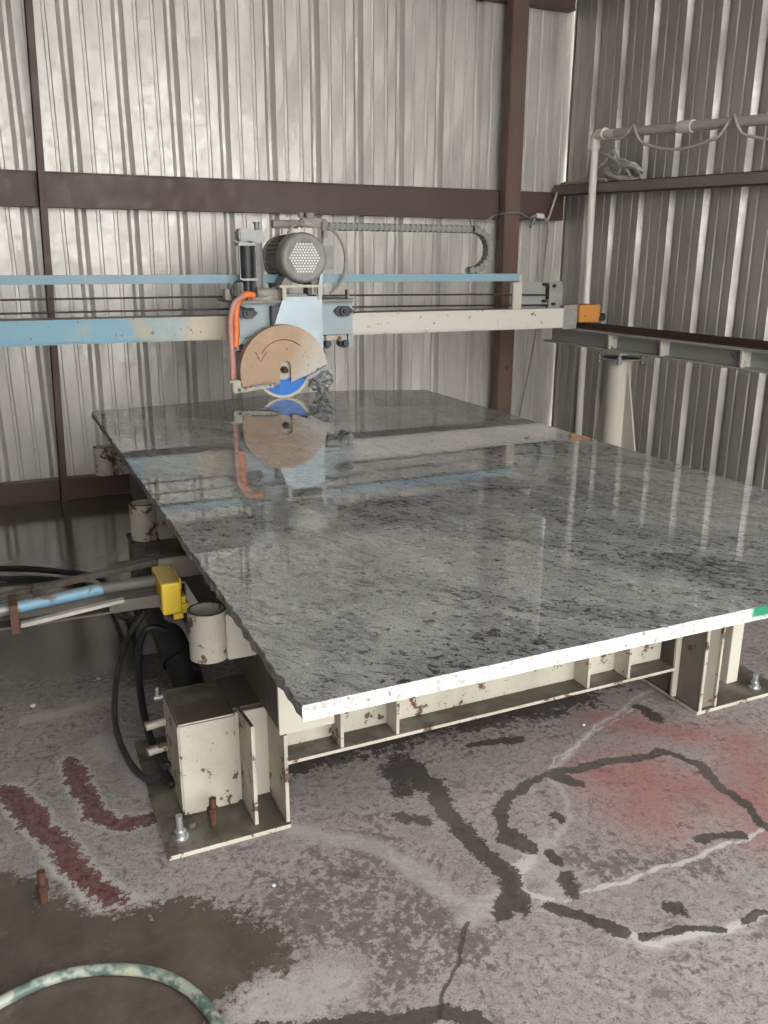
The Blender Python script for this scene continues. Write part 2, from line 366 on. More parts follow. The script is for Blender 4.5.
def mat_floor():
    t = NT('wet_stained_concrete'); co = t.coord()
    a1 = t.n('ShaderNodeAttribute', attribute_name='marks'); s1 = t.n('ShaderNodeSeparateColor'); t.l(a1.outputs['Color'], s1.inputs[0])
    a2 = t.n('ShaderNodeAttribute', attribute_name='marks_two'); s2 = t.n('ShaderNodeSeparateColor'); t.l(a2.outputs['Color'], s2.inputs[0])
    wet, red, pale = s1.outputs[0], s1.outputs[1], s1.outputs[2]; brown, redw, dirt = s2.outputs[0], s2.outputs[1], s2.outputs[2]
    a3 = t.n('ShaderNodeAttribute', attribute_name='marks_three'); s3 = t.n('ShaderNodeSeparateColor'); t.l(a3.outputs['Color'], s3.inputs[0]); s1z = s3.outputs[2]
    nb = t.noise(co, 2.2, 6, .62, .4); nm = t.noise(co, 9, 7, .68, .5); nf = t.noise(co, 45, 5, .7); nv = t.noise(co, 170, 3, .7)
    c = t.mix(t.ramp(nm, .32, .68), (.235, .212, .205), (.43, .392, .382))
    c = t.mix(t.ramp(nb, .35, .65, 0, .55), c, (.37, .335, .335))
    c = t.mix(t.ramp(nf, .42, .62, 0, .6), c, (.17, .152, .148))
    c = t.mix(t.ramp(nv, .5, .66, 0, .6), c, (.42, .40, .385))
    c = t.mix(t.ramp(nv, .46, .34, 0, .5), c, (.12, .11, .105))
    # dark flakes
    fl = t.noise(co, 16, 7, .75, 1.0)
    c = t.mix(t.ramp(fl, .555, .61, 0, .65), c, (.115, .098, .095))
    sp = t.noise(t.coord(loc=(4, 4, 0)), 60, 6, .8, .6)
    c = t.mix(t.ramp(sp, .565, .62, 0, .8), c, (.075, .062, .06))
    # thin hair lines and scratches
    wv = t.n('ShaderNodeTexVoronoi', feature='DISTANCE_TO_EDGE'); wv.inputs['Scale'].default_value = 1.1
    dm = t.n('ShaderNodeVectorMath', operation='ADD'); t.l(co, dm.inputs[0])
    nn = t.n('ShaderNodeTexNoise'); t.l(co, nn.inputs['Vector']); nn.inputs['Scale'].default_value = 3; nn.inputs['Detail'].default_value = 5
    sc = t.n('ShaderNodeVectorMath', operation='SCALE'); t.l(nn.outputs['Color'], sc.inputs[0]); sc.inputs['Scale'].default_value = .5; t.l(sc.outputs[0], dm.inputs[1])
    t.l(dm.outputs[0], wv.inputs['Vector'])
    c = t.mix(t.ramp(wv.outputs['Distance'], .0, .004, .35, 0), c, (.10, .09, .085))
    jit = t.math('ADD', t.math('ADD', t.math('MULTIPLY', t.math('SUBTRACT', nm, .5), 1.3), t.math('MULTIPLY', t.math('SUBTRACT', nf, .5), 1.6)), t.math('MULTIPLY', t.math('SUBTRACT', nv, .5), .7))
    def th(m, lo=.45, hi=.55, k=1.0):
        return t.ramp(t.math('ADD', m, t.math('MULTIPLY', jit, k)), lo, hi)
    rd = t.math('MULTIPLY', t.ramp(red, .05, .9), t.ramp(nm, .25, .6, .45, 1))
    c = t.mix(t.math('MULTIPLY', rd, .68), c, (.33, .095, .088))
    c = t.mix(t.math('MULTIPLY', th(t.math('MULTIPLY', dirt, .62), .40, .56, 2.0), .7), c, (.095, .076, .074))
    c = t.mix(t.math('MULTIPLY', th(pale, .42, .68, 1.0), .5), c, (.47, .455, .44))
    ef = t.math('MULTIPLY', th(s1z, .46, .66, .9), .6)
    c = t.mix(ef, c, (.60, .585, .57))
    bw = th(brown, .38, .54, .9)
    c = t.mix(bw, c, t.mix(t.ramp(nm, .3, .7), (.075, .058, .048), (.135, .108, .09)))
    rw = th(redw, .46, .52, 1.0)
    rim = t.math('MULTIPLY', t.ramp(t.math('ADD', redw, t.math('MULTIPLY', jit, .5)), .22, .30), t.math('SUBTRACT', 1.0, rw))
    c = t.mix(t.math('MULTIPLY', rim, .5), c, (.52, .50, .48))
    c = t.mix(rw, c, t.mix(t.ramp(nf, .38, .62), (.075, .036, .036), (.20, .10, .095)))
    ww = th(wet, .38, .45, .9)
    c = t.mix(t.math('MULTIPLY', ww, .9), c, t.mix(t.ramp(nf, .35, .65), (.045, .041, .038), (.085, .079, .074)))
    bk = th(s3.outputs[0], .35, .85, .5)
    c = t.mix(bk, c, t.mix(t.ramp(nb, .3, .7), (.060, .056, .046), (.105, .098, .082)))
    ck = th(s3.outputs[1], .40, .55, .3)
    c = t.mix(t.math('MULTIPLY', ck, .8), c, (.05, .045, .04))
    w_all = t.math('MAXIMUM', t.math('MAXIMUM', ww, bw), t.math('MAXIMUM', rw, bk))
    r = t.ramp(nm, .3, .7, .5, .8)
    mx = t.n('ShaderNodeMix', data_type='FLOAT'); t.l(w_all, mx.inputs[0]); t.l(r, mx.inputs[2]); t.put(mx.inputs[3], t.ramp(nb, .3, .7, .16, .34))
    r = mx.outputs[0]
    mx = t.n('ShaderNodeMix', data_type='FLOAT'); t.l(bk, mx.inputs[0]); t.l(r, mx.inputs[2]); t.put(mx.inputs[3], t.ramp(nm, .35, .65, .05, .15))
    t.bump(t.math('MULTIPLY', t.math('ADD', nf, nv), t.math('SUBTRACT', 1.0, t.math('MULTIPLY', w_all, .85))), .22, .004)
    return t.set(c, mx.outputs[0], 0)
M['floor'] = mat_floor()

# ------------------------------------------------------------ the building
def corrugated(name, axis, fixed, a0, a1, z0, z1, out, phase, period, mat, thick=.0012):
    """ribbed panel: major ribs stand outwards, two small ones between; fixed = plane position, out = outward sign"""
    prof = []
    k0 = int(math.floor((a0-phase)/period))-1; k1 = int(math.ceil((a1-phase)/period))+1
    for k in range(k0, k1+1):
        p = phase+k*period
        prof += [(p-.038, 0), (p-.010, .032), (p+.010, .032), (p+.038, 0)]
        for q in (.094, .094+.068*1.0, ):
            pass
        for q in (period*.335, period*.665):
            prof += [(p+q-.014, 0), (p+q-.008, .0045), (p+q+.008, .0045), (p+q+.014, 0)]
    prof = [(a, d) for a, d in prof if a0 <= a <= a1]
    prof = [(a0, 0)] + prof + [(a1, 0)]
    if axis == 'x': loop = [(a, fixed+out*d) for a, d in prof] + [(a, fixed+out*(d+thick)) for a, d in prof[::-1]]
    else: loop = [(fixed+out*d, a) for a, d in prof] + [(fixed+out*(d+thick), a) for a, d in prof[::-1]]
    n = len(prof); N = 2*n
    rows = max(2, int((z1-z0)/.15)); rnd = random.Random(hash(name) & 0xff)
    mb = MB(); vs = []
    for r in range(rows+1):
        z = z0+(z1-z0)*r/rows
        for i, (x, y) in enumerate(loop):
            kk = x if axis == 'x' else y
            w = .004*math.sin(kk*3.1+z*2.3)+.003*math.sin(kk*7.7-z*3.9+1)+.0025*math.sin(z*6.1+kk*1.7)
            w += .0018*math.sin(kk*41+z*9)
            if axis == 'x': vs.append((x+w*.6, y+w, z))
            else: vs.append((x+w, y+w*.9, z))
    fs = []
    for r in range(rows):
        for i in range(N):
            j = (i+1) % N
            fs.append([r*N+i, r*N+j, (r+1)*N+j, (r+1)*N+i])
    mb.add(vs, fs)
    return struct(mb.build(name, mat))
WZ = 4.3
corrugated('wall_back', 'x', 5.985, -4.0, 4.33, 0, WZ, 1, .266+.012, .319, M['wall_b'])
corrugated('wall_right', 'y', 4.285, -1.5, 5.97, 0, WZ, 1, 5.033+.012, .311, M['wall_r'])
corrugated('wall_left', 'y', -4.0, -1.5, 5.97, 0, WZ, -1, .1, .311, M['wall_r'])
rb = MB(); rb.box(-4.1, 4.4, -1.3, 6.1, WZ, WZ+.03)
for k in range(28): rb.box(-4.1+.3*k+.12, -4.1+.3*k+.16, -1.3, 6.1, WZ-.02, WZ+.001)
struct(rb.build('ceiling', M['wall_r']))

corrugated('front_light_blocker', 'x', -1.5, -4.0, -0.6, 0, WZ, -1, .1, .319, M['wall_r'])  # unseen wall at front left, added to cut light on left-facing sides
# floor: one sheet of concrete, finely gridded where the stains are so each vertex carries them
def seg_field(X, Y, pts, w):
    D = np.full(X.shape, 1e9)
    for (ax, ay), (bx, by) in zip(pts[:-1], pts[1:]):
        dx, dy = bx-ax, by-ay; L = dx*dx+dy*dy+1e-12
        t = np.clip(((X-ax)*dx+(Y-ay)*dy)/L, 0, 1)
        D = np.minimum(D, np.hypot(X-ax-t*dx, Y-ay-t*dy))
    return np.clip(1-.5*D/w, 0, 1)
def poly_field(X, Y, pts, soft):
    inside = np.zeros(X.shape, bool); D = np.full(X.shape, 1e9); n = len(pts)
    for i in range(n):
        (ax, ay), (bx, by) = pts[i], pts[(i+1) % n]
        dx, dy = bx-ax, by-ay; t = np.clip(((X-ax)*dx+(Y-ay)*dy)/(dx*dx+dy*dy+1e-12), 0, 1)
        D = np.minimum(D, np.hypot(X-ax-t*dx, Y-ay-t*dy))
        if ay != by:
            c = ((ay > Y) != (by > Y)) & (X < (bx-ax)*(Y-ay)/(by-ay)+ax); inside ^= c
    return np.clip(.5+np.where(inside, D, -D)/soft, 0, 1)
def make_floor():
    xs = np.concatenate([np.linspace(-6, -.5, 12)[:-1], np.arange(-.5, 2.6, .0095), np.linspace(2.6, 6, 10)])
    ys = np.concatenate([np.linspace(-14, .8, 16)[:-1], np.arange(.8, 3.3, .0095), np.linspace(3.3, 6.2, 40)])
    X, Y = np.meshgrid(xs, ys); nx, ny = len(xs), len(ys)
    co = np.stack([X, Y, np.zeros_like(X)], -1).reshape(-1, 3)
    i = np.arange(nx-1)[None, :]+np.arange(ny-1)[:, None]*nx
    f = np.stack([i, i+1, i+1+nx, i+nx], -1).reshape(-1, 4)
    me = bpy.data.meshes.new('floor'); me.vertices.add(len(co)); me.vertices.foreach_set('co', co.ravel())
    me.loops.add(f.size); me.loops.foreach_set('vertex_index', f.ravel().astype(np.int32))
    me.polygons.add(len(f)); me.polygons.foreach_set('loop_start', np.arange(0, f.size, 4, dtype=np.int32))
    me.update(calc_edges=True)
    # wobble the sampling position so that hand-placed marks get natural outlines
    WX = X+.006*np.sin(Y*31+X*17)+.003*np.sin(Y*83-X*51); WY = Y+.006*np.sin(X*29-Y*13)+.003*np.sin(X*77+Y*61)
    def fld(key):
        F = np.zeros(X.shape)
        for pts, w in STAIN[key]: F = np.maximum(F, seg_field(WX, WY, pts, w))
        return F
    z = np.zeros(X.shape)
    red = np.zeros(X.shape)
    for pts, w in STAIN['red']: red = np.maximum(red, seg_field(WX, WY, pts, w)**1.5)
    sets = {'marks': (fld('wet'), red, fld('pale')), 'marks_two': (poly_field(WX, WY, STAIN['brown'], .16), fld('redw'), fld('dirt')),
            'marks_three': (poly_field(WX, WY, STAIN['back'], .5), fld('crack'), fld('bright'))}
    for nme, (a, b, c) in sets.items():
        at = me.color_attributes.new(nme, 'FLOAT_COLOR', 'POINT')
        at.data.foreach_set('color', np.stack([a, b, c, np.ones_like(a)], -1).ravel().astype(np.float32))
    me.materials.append(M['floor'])
    o = bpy.data.objects.new('floor', me); C.objects.link(o); return struct(o)
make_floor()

# ------------------------------------------------------------ steel columns and girts on the walls
def channel_x(mb, x0, x1, y, z0, z1, d=.06, lip=.018):
    """C section against the back wall, web towards the room"""
    mb.box(x0, x1, y, y+.006, z0, z1); mb.box(x0, x1, y-.012, y+d, z1-.006, z1+.002); mb.box(x0, x1, y-.012, y+d, z0-.002, z0+.006)
    return mb
g = channel_x(MB(), -4.0, 4.235, 5.905, 1.864, 2.066, .075)
tag(g.build('wall_girt', M['maroon']), 'wide maroon steel girt crossing the back wall at head height', 'steel beam')
g = channel_x(MB(), -4.0, 4.235, 5.91, .0, .14, .065)
tag(g.build('wall_girt', M['maroon']), 'maroon steel base channel along the foot of the back wall on the wet floor', 'steel beam')
g = channel_x(MB(), -4.0, 4.235, 5.905, 3.345, 3.55, .075)
tag(g.build('wall_girt', M['maroon']), 'maroon steel girt high on the back wall at the very top edge of the photo', 'steel beam')
cmb = MB()
sh = (.404-.311)/3.0
def lean(x0, x1, y0, y1, z0, z1, s):
    m = MB(); vs = [(x+s*z, y, z) for z in (z0, z1) for y in (y0, y1) for x in (x0, x1)]
    return vs, [[0,2,3,1],[4,5,7,6],[0,1,5,4],[2,6,7,3],[0,4,6,2],[1,3,7,5]]
cmb.add(*lean(.290, .336, 5.84, 5.846, 0, WZ, sh)); cmb.add(*lean(.290, .296, 5.84, 5.892, 0, WZ, sh))
tag(cmb.build('steel_column', M['maroon']), 'thin dark red-brown angle post standing against the left part of the back wall', 'column')
cmb = MB(); cmb.box(3.63, 3.765, 5.80, 5.892, 0, WZ, b=.006)
tag(cmb.build('steel_column', M['brown_col']), 'broad brown square steel column near the back right corner of the shed', 'column')
# sloping girt of the right wall
g = MB()
for (a, b, c, d) in ((4.13, 4.136, -.0, .075), (4.13, 4.235, .069, .075), (4.13, 4.235, 0, .006)):
    ys = (5.90, -.5); vs = []
    for y in ys:
        zb = 2.050+(y-6.05)*.0325
        vs += [(a, y, zb+c), (b, y, zb+c), (b, y, zb+d), (a, y, zb+d)]
    g.add(vs, [[0,1,2,3],[7,6,5,4],[0,4,5,1],[1,5,6,2],[2,6,7,3],[3,7,4,0]])
tag(g.build('wall_girt', M['girt_grey']), 'dusty grey-brown steel girt sloping along the right wall under the cord coil', 'steel beam')

# ------------------------------------------------------------ granite slab
def make_slab():
    rnd = random.Random(3); pts = []
    x0, x1, y0, y1 = .426, 2.42, 1.3014, 4.70
    n = 26
    for i in range(n+1):                                         # sawn front edge
        pts.append((x0+.004+(x1-x0-.004)*i/n, y0+rnd.uniform(-.0012, .0012), 'f'))
    for i in range(1, 40): pts.append((x1+rnd.uniform(-.002, .002), y0+(y1-y0)*i/40, 's'))
    back = [(2.42, 4.70), (2.25, 4.76), (2.05, 4.85), (1.8, 4.89), (1.55, 4.875), (1.3, 4.83), (1.0, 4.78), (.7, 4.735), (.44, 4.70)]
    for p in back: pts.append((*p, 's'))
    m = 190
    for i in range(1, m):                                        # broken left edge
        t = i/m; y = 4.70+(y0-4.70)*t
        pts.append((x0+.003+rnd.uniform(-.0035, .0035)+(.006*abs(math.sin(i*.7)) if i % 9 == 0 else 0), y, 's'))
    N = len(pts); zt, zb = .782, .750
    mb = MB(); ch = .002
    cx, cy = 1.4, 3.0
    top = [(x+(ch if x < cx else -ch), y+(ch if y < cy else -ch), zt) for x, y, _ in pts]
    upm = [(x, y, zt-ch) for x, y, _ in pts]
    mid = [(x+(rnd.uniform(-.003, .003) if s == 's' else 0), y, (zt+zb)/2) for x, y, s in pts]
    bot = [(x+(rnd.uniform(0, .008) if s == 's' and x < 1 else 0), y, zb) for x, y, s in pts]
    mb.add(top, [list(range(N))], False, 0)
    L = [top, upm, mid, bot]
    for a in range(3):
        vs = L[a]+L[a+1]
        for kind, mi in (('f', 1), ('s', 2)):
            mb.add(vs, [[i, (i+1) % N, (i+1) % N+N, i+N] for i in range(N) if pts[i][2] == kind], False, mi)
    mb.add(bot, [list(range(N))[::-1]], False, 2)
    me_o = mb.build('stone_slab', [M['slab_top'], M['slab_edge'], M['slab_side']])
    return tag(me_o, 'large polished grey speckled granite slab lying on the saw table with a green paint mark on its white front edge', 'stone slab')
make_slab()

# ------------------------------------------------------------ saw table under the slab
T = empty('saw_table', (1.45, 3.3, 0), 'heavy cream steel saw table with bolted box legs carrying the granite slab', 'table')
def ibeam_x(mb, x0, x1, yf, z0, z1, depth=.11, tf=.012):
    mb.box(x0, x1, yf, yf+depth, z0, z0+tf); mb.box(x0, x1, yf, yf+depth, z1-tf, z1); mb.box(x0, x1, yf+depth-.03, yf+depth-.02, z0+tf, z1-tf)
for yf, kk in ((2.10, 0), (3.30, 1), (4.45, 2)):
    mb = MB(); ibeam_x(mb, .617, 2.115 if kk == 0 else 2.148, yf, .128, .308); fb = mb.build('cross_beam', M['cream'], T, .002)
    for x in ((.815, 1.0, 1.725, 1.90) if kk == 0 else (.9, 1.35, 1.8)):
        w = .010
        s = MB(); s.prism([(yf+.004, .14), (yf+.08, .14), (yf+.08, .296), (yf+.004, .296)], 'x', x, x+w)
        s.build('stiffener', M['cream'], fb)
# longitudinal side beams
for (xa, xb, ya) in ((.590, .74, 1.985), (2.15, 2.30, 2.20)):
    mb = MB(); mb.box(xa, xb, ya, 4.66, .310, .700, b=.004); mb.build('side_beam', M['dirty_steel'] if xa > 1 else M['dirty_steel'], T)  # slurry-dark sides also hold painted shade, unlike the cream end plate
mb = MB(); mb.box(.586, .745, 1.972, 1.9845, .312, .698); mb.build('end_plate', M['cream_clean'], T)
mb = MB()
for k in range(7): mb.box(.575, 2.20, 2.06+.42*k, 2.06+.42*k+.12, .70, .7495)
mb.build('bed_bars', M['dirty_steel'], T)
def bolt(parent, x, y, z, h=.05, r=.012, m='galv', name='anchor_bolt'):
    b = MB(); b.cyl((x, y, z), (x, y, z+.004), r*1.9, n=18); b.hexnut((x, y, z+.004), r*1.45, .018); b.cyl((x, y, z+.02), (x, y, z+h), r*.8, n=12)
    return b.build(name, M[m], parent)
def leg(xl, yfront, mirror=False, full=True):
    """base plate, box, two fins and a web between them; xl = left edge"""
    def X(v): return xl+(.345-v if mirror else v)
    def bx(mb, xa, xb, y0, y1, z0, z1, **k): xa, xb = sorted((X(xa), X(xb))); mb.box(xa, xb, yfront+y0, yfront+y1, z0, z1, **k)
    pl = MB(); bx(pl, 0, .345, 0, .62, 0, .014); p = pl.build('leg', M['cream'], T, .002)
    b = MB(); bx(b, .072, .238, .155, .385, .014, .308, b=.005); b.build('leg_box', M['cream'], p)
    f = MB(); f.prism([(yfront+.035, .014), (yfront+.30, .014), (yfront+.30, .30), (yfront+.16, .312), (yfront+.035, .328)], 'x', *sorted((X(.249), X(.260)))); bx(f, .334, .345, .010, .38, .014, .294); f.build('fin', M['cream'], p, .0015)
    w = MB(); bx(w, .238, .345, .17, .18, .014, .302); w.build('web_plate', M['cream_clean'], p)
    w = MB(); bx(w, .238, .58, .19, .385, .285, .309); w.build('top_plate', M['dirty_steel'], p)
    return p
p = leg(.270, 1.985)
bolt(p, .316, 2.055, .014, .07); 
b = MB(); b.cyl((.411, 2.07, .014), (.414, 2.072, .10), .010, n=12); b.hexnut((.412, 2.071, .05), .016, .022); tag(b.build('anchor_bolt', M['rust'], p), 'rusty stud')
b = MB(); b.cyl((.355, 2.09, .014), (.355, 2.09, .03), .012, n=10); b.build('anchor_bolt', M['dirty_steel'], p)
for (y, z) in ((2.355, .212), (2.355, .126)):
    b = MB(); b.cyl((.343, y, z), (.283, y-.005, z-.004), .015, n=14)
    b.build('locating_pin', M['cream'], p)
b = MB(); b.cyl((.345, 2.36, .290), (.315, 2.36, .290), .010, n=12); b.cyl((.326, 2.36, .288), (.326, 2.36, .325), .005, n=8); b.build('locating_pin', M['mid_steel'], p)
# right front leg: box faces left, post and plate run to the right
def right_leg(yf):
    pl = MB(); pl.prism([(2.130, yf), (2.56, yf), (2.56, yf+.55), (2.130, yf+.55)], 'z', 0, .014); p = pl.build('leg', M['cream'], T, .002)
    b = MB(); b.box(2.140, 2.150, yf+.006, yf+.115, .014, .70); b.box(2.1505, 2.215, yf+.016, yf+.026, .014, .70); b.build('leg_box', M['leg_dark'], p)
    f = MB(); f.box(2.137, 2.149, yf+.0, yf+.0055, .014, .70); f.box(2.2155, 2.2245, yf+.006, yf+.115, .014, .70); f.build('fin', M['cream'], p)
    f = MB(); f.box(2.116, 2.1395, yf+.1155, yf+.127, .018, .70); f.build('flange', M['cream'], p, .002)
    f = MB(); f.box(2.140, 2.1495, yf+.128, yf+.36, .014, .70); f.build('web_plate', M['leg_dark'], p)
    f = MB(); f.box(2.385, 2.440, yf+.115, yf+.165, .014, .70); f.build('post', M['cream_clean'], p, .003)
    bolt(p, 2.465, yf+.055, .014, .055)
    return p
right_leg(1.990)
leg(.62, 4.02); leg(2.13, 4.02, True)
# stake pockets along the left side
for i, (y, z) in enumerate(((2.225, .607), (3.30, .640), (4.56, .615))):
    mb = MB(); mb.pipe((.462, y, z-.145), (.462, y, z), .055, .046); mb.cyl((.462, y, z-.075), (.462, y, z-.07), .046)
    pk = mb.build('stake_pocket', M['cream'], T)
    mb = MB(); mb.box(.503, .5895, y-.053, y+.045, z-.145, z-.004, b=.004); mb.build('pocket_bracket', M['cream_clean'] if i == 0 else M['cream'], pk)
# mid post beneath the second pocket
mb = MB(); mb.box(.405, .535, 3.28, 3.41, .0, .472, b=.004); mb.box(.40, .54, 3.27, 3.42, .472, .486, b=.003)
ps = mb.build('support_post', M['dirty_steel'], T)
mb = MB(); mb.box(.440, .50, 3.17, 3.2795, .40, .462, b=.012); mb.build('clamp_block', M['mid_steel'], ps)

# tilting arm on the left: channel with a blue ram and yellow end block
def A(o, p): return p
arm = MB()
arm.box(-.75, .38, 2.505, 2.520, .545, .600); arm.box(-.75, .38, 2.45, 2.505, .545, .552)
arm.prism([(.22, .562), (.37, .552), (.375, .592), (.22, .592)], 'y', 2.425, 2.433)
ARM = arm.build('tilt_arm', M['dirty_steel'], T)
mb = MB(); mb.prism([(-.02, .566), (-.02, .578), (.26, .606), (.26, .596)], 'y', 2.395, 2.415); mb.build('lower_edge', M['dusty'], ARM)
mb = MB(); mb.cyl((-.02, 2.465, .603), (.21, 2.475, .618), .0175, n=24); mb.build('blue_ram', M['blue_arm'], ARM)
mb = MB(); mb.cyl((.21, 2.475, .618), (.364, 2.48, .618), .018, n=24); mb.build('ram_rod', M['dirty_steel'], ARM)
mb = MB(); mb.cyl((-.75, 2.46, .560), (-.02, 2.465, .603), .017, n=20); mb.build('ram_tail', M['mid_steel'], ARM)
mb = MB(); mb.box(-.046, -.024, 2.405, 2.50, .545, .632, b=.002); mb.build('end_bracket', M['rust'], ARM)
mb = MB()
vs = [(x, y, z+(x+.1)*.10) for z in (.575, .593) for y in (2.60, 2.622) for x in (-.75, .40)]
mb.add(vs, [[0,2,3,1],[4,5,7,6],[0,1,5,4],[2,6,7,3],[0,4,6,2],[1,3,7,5]])
vs = [(x, y, z+(x-.15)*.05) for z in (.553, .575) for y in (2.78, 2.80) for x in (.26, .58)]
mb.add(vs, [[0,2,3,1],[4,5,7,6],[0,1,5,4],[2,6,7,3],[0,4,6,2],[1,3,7,5]])
mb.box(.02, .06, 2.56, 2.6, .58, .62, b=.006); mb.build('link_bar', M['track_dust'], ARM)
mb = MB(); mb.box(.366, .424, 2.39, 2.56, .535, .636); yb = mb.build('yellow_block', M['yellow'], ARM, .007)
mb = MB(); mb.box(.4245, .446, 2.40, 2.50, .530, .562); mb.box(.4245, .438, 2.40, 2.50, .5625, .585); mb.box(.395, .424, 2.380, 2.3895, .522, .54); mb.box(.4245, .432, 2.42, 2.54, .60, .634); mb.build('catch', M['yellow'], yb, .003)
mb = MB(); mb.box(.39, .5895, 2.5605, 2.60, .585, .655, b=.003); mb.build('mounting_lug', M['leg_dark'], ARM)

# hydraulic cylinder lying under the table edge
H_ = empty('hydraulic_cylinder', (.45, 2.6, 0), 'black hydraulic cylinder slanting to the floor behind the near left leg', 'hydraulic cylinder')
mb = MB(); mb.cyl((.425, 2.95, .43), (.455, 2.66, .25), .062, n=28); mb.cyl((.455, 2.66, .25), (.47, 2.50, .13), .053, n=28); mb.box(.44, .53, 2.44, 2.52, .0, .15, b=.01); mb.build('barrel', M['black'], H_)
mb = MB(); mb.cyl((.421, 2.97, .442), (.432, 2.90, .395), .070, n=28); mb.build('gland', M['dark_steel'], H_)
mb = MB(); mb.tube([(.43, 2.76, .37), (.47, 2.68, .375), (.49, 2.62, .33), (.49, 2.60, .27)], .012, n=10); mb.build('fitting', M['mid_steel'], H_)
def hose(name, pts, r, m, label, group=None, cat='hose', n=12, sub=8):
    return tag(MB().tube(pts, r, n=n, sub=sub).build(name, m), label, cat, group)
hose('hydraulic_hose', [(.485, 2.585, .24), (.44, 2.70, .33), (.36, 2.74, .35), (.315, 2.66, .27), (.30, 2.50, .17), (.31, 2.36, .10), (.335, 2.25, .05)], .012, M['black'], 'black hydraulic hose arching beside the black cylinder near the left leg')
hose('hydraulic_hose', [(.41, 2.93, .36), (.33, 2.90, .28), (.26, 2.78, .20), (.22, 2.60, .10), (.24, 2.44, .04), (.29, 2.33, .03), (.335, 2.30, .10)], .010, M['dark_steel'], 'thin dusty hose looping low to the floor left of the near leg')
hose('hydraulic_hose', [(-.75, 4.75, .03), (-.104, 4.545, .028), (.174, 4.374, .028), (.348, 4.189, .03), (.42, 3.8, .05), (.40, 3.3, .2), (.40, 3.0, .36)], .016, M['black'], 'thick black hose lying across the wet floor at the left, upper of the two')
hose('hydraulic_hose', [(-.75, 4.50, .02), (-.104, 4.42, .016), (.15, 4.30, .016), (.30, 4.12, .016), (.36, 3.7, .03), (.38, 3.2, .2), (.39, 2.98, .33)], .012, M['black'], 'thinner black hose on the wet floor at the left, lower of the two')

# ------------------------------------------------------------ bridge of the saw
B = empty('saw_bridge', (1.6, 4.95, 1.0), 'long blue and cream bridge beam carrying the saw carriage across the shed', 'bridge beam')
mb = MB(); mb.box(-1.0, 3.60, 4.946, 4.955, 1.118, 1.236); mb.box(-1.0, 3.60, 4.940, 5.15, 1.230, 1.242); mb.box(-1.0, 3.60, 4.946, 5.15, 1.110, 1.120); mb.box(-1.0, 3.60, 5.141, 5.15, 1.12, 1.23)
mb.build('main_beam', M['bridge'], B)
mb = MB(); mb.box(-1.0, 3.24, 4.965, 5.03, 1.424, 1.472, b=.003); mb.build('upper_rail', M['blue_rail'], B)
mb = MB(); mb.box(3.2405, 3.262, 4.965, 5.03, 1.415, 1.470, b=.004); mb.box(3.20, 3.27, 4.97, 5.02, 1.2425, 1.415, b=.004); mb.build('rail_bracket', M['cream_clean'], B)
mb = MB(); mb.box(3.28, 3.50, 5.02, 5.03, 1.2425, 1.415); mb.build('end_plate', M['runway'], B)
mb = MB(); mb.box(3.503, 3.62, 5.0, 5.012, 1.12, 1.42); mb.box(3.602, 3.72, 4.955, 4.965, 1.10, 1.262); mb.box(3.602, 3.612, 4.95, 5.16, 1.11, 1.262); mb.build('end_plate', M['motor_light'], B)
for x, z in ((3.47, 1.40), (3.47, 1.29), (3.54, 1.39), (3.54, 1.27), (3.59, 1.22)):
    mb = MB(); mb.cyl((x, 4.999 if x > 3.5 else 5.019, z), (x, 4.975, z), .011, n=6); mb.build('end_bolt', M['dark_steel'], B)
mb = MB(); mb.box(3.4905, 3.5025, 4.99, 5.015, 1.30, 1.40); mb.build('cable_slot', M['black'], B)
mb = MB(); mb.box(3.722, 3.90, 4.93, 5.10, 1.1445, 1.262, b=.003); mb.build('travel_truck', M['orange_paint'], B)
mb = MB(); mb.cyl((3.91, 4.96, 1.175), (3.95, 4.96, 1.175), .028, n=16); mb.box(3.89, 3.93, 4.92, 5.0, 1.15, 1.18); mb.build('truck_wheel', M['dark_steel'], B)
for z0, z1 in ((1.345, 1.33), (1.275, 1.262)):
    mb = MB(); mb.tube([(-1.0, 4.99, z0), (1.0, 4.99, z0+.004), (2.6, 4.99, z0-.002), (3.50, 4.99, z1)], .0055, n=8, sub=6); mb.build('drive_cable', M['dark_steel'], B)
# left end truck, out of frame
mb = MB(); mb.box(-1.25, -1.0, 4.93, 5.16, 1.1445, 1.262, b=.003); mb.build('travel_truck', M['orange_paint'], B)

# ------------------------------------------------------------ carriage with motor, guard and blade
K = empty('saw_carriage', (1.6, 4.85, 1.0), 'pale blue saw carriage with grey motor and tan half-round blade guard', 'stone saw')
mb = MB(); mb.box(1.262, 1.990, 4.850, 4.862, 1.125, 1.318); mb.box(1.262, 1.32, 4.852, 4.860, 1.05, 1.125); mb.box(1.962, 1.99, 4.852, 4.860, 1.05, 1.125)
mb.box(1.262, 1.270, 4.8625, 4.935, 1.07, 1.30); mb.box(1.982, 1.990, 4.8625, 4.935, 1.07, 1.30)
mb.build('front_plate', M['blue_pale'], K, .002)
mb = MB(); mb.box(1.245, 2.01, 4.80, 5.16, 1.3185, 1.332, b=.003); mb.box(1.215, 1.262, 4.84, 4.90, 1.335, 1.395, b=.004); mb.box(1.955, 1.965, 4.84, 4.88, 1.333, 1.385); mb.build('top_plate', M['dusty'], K)
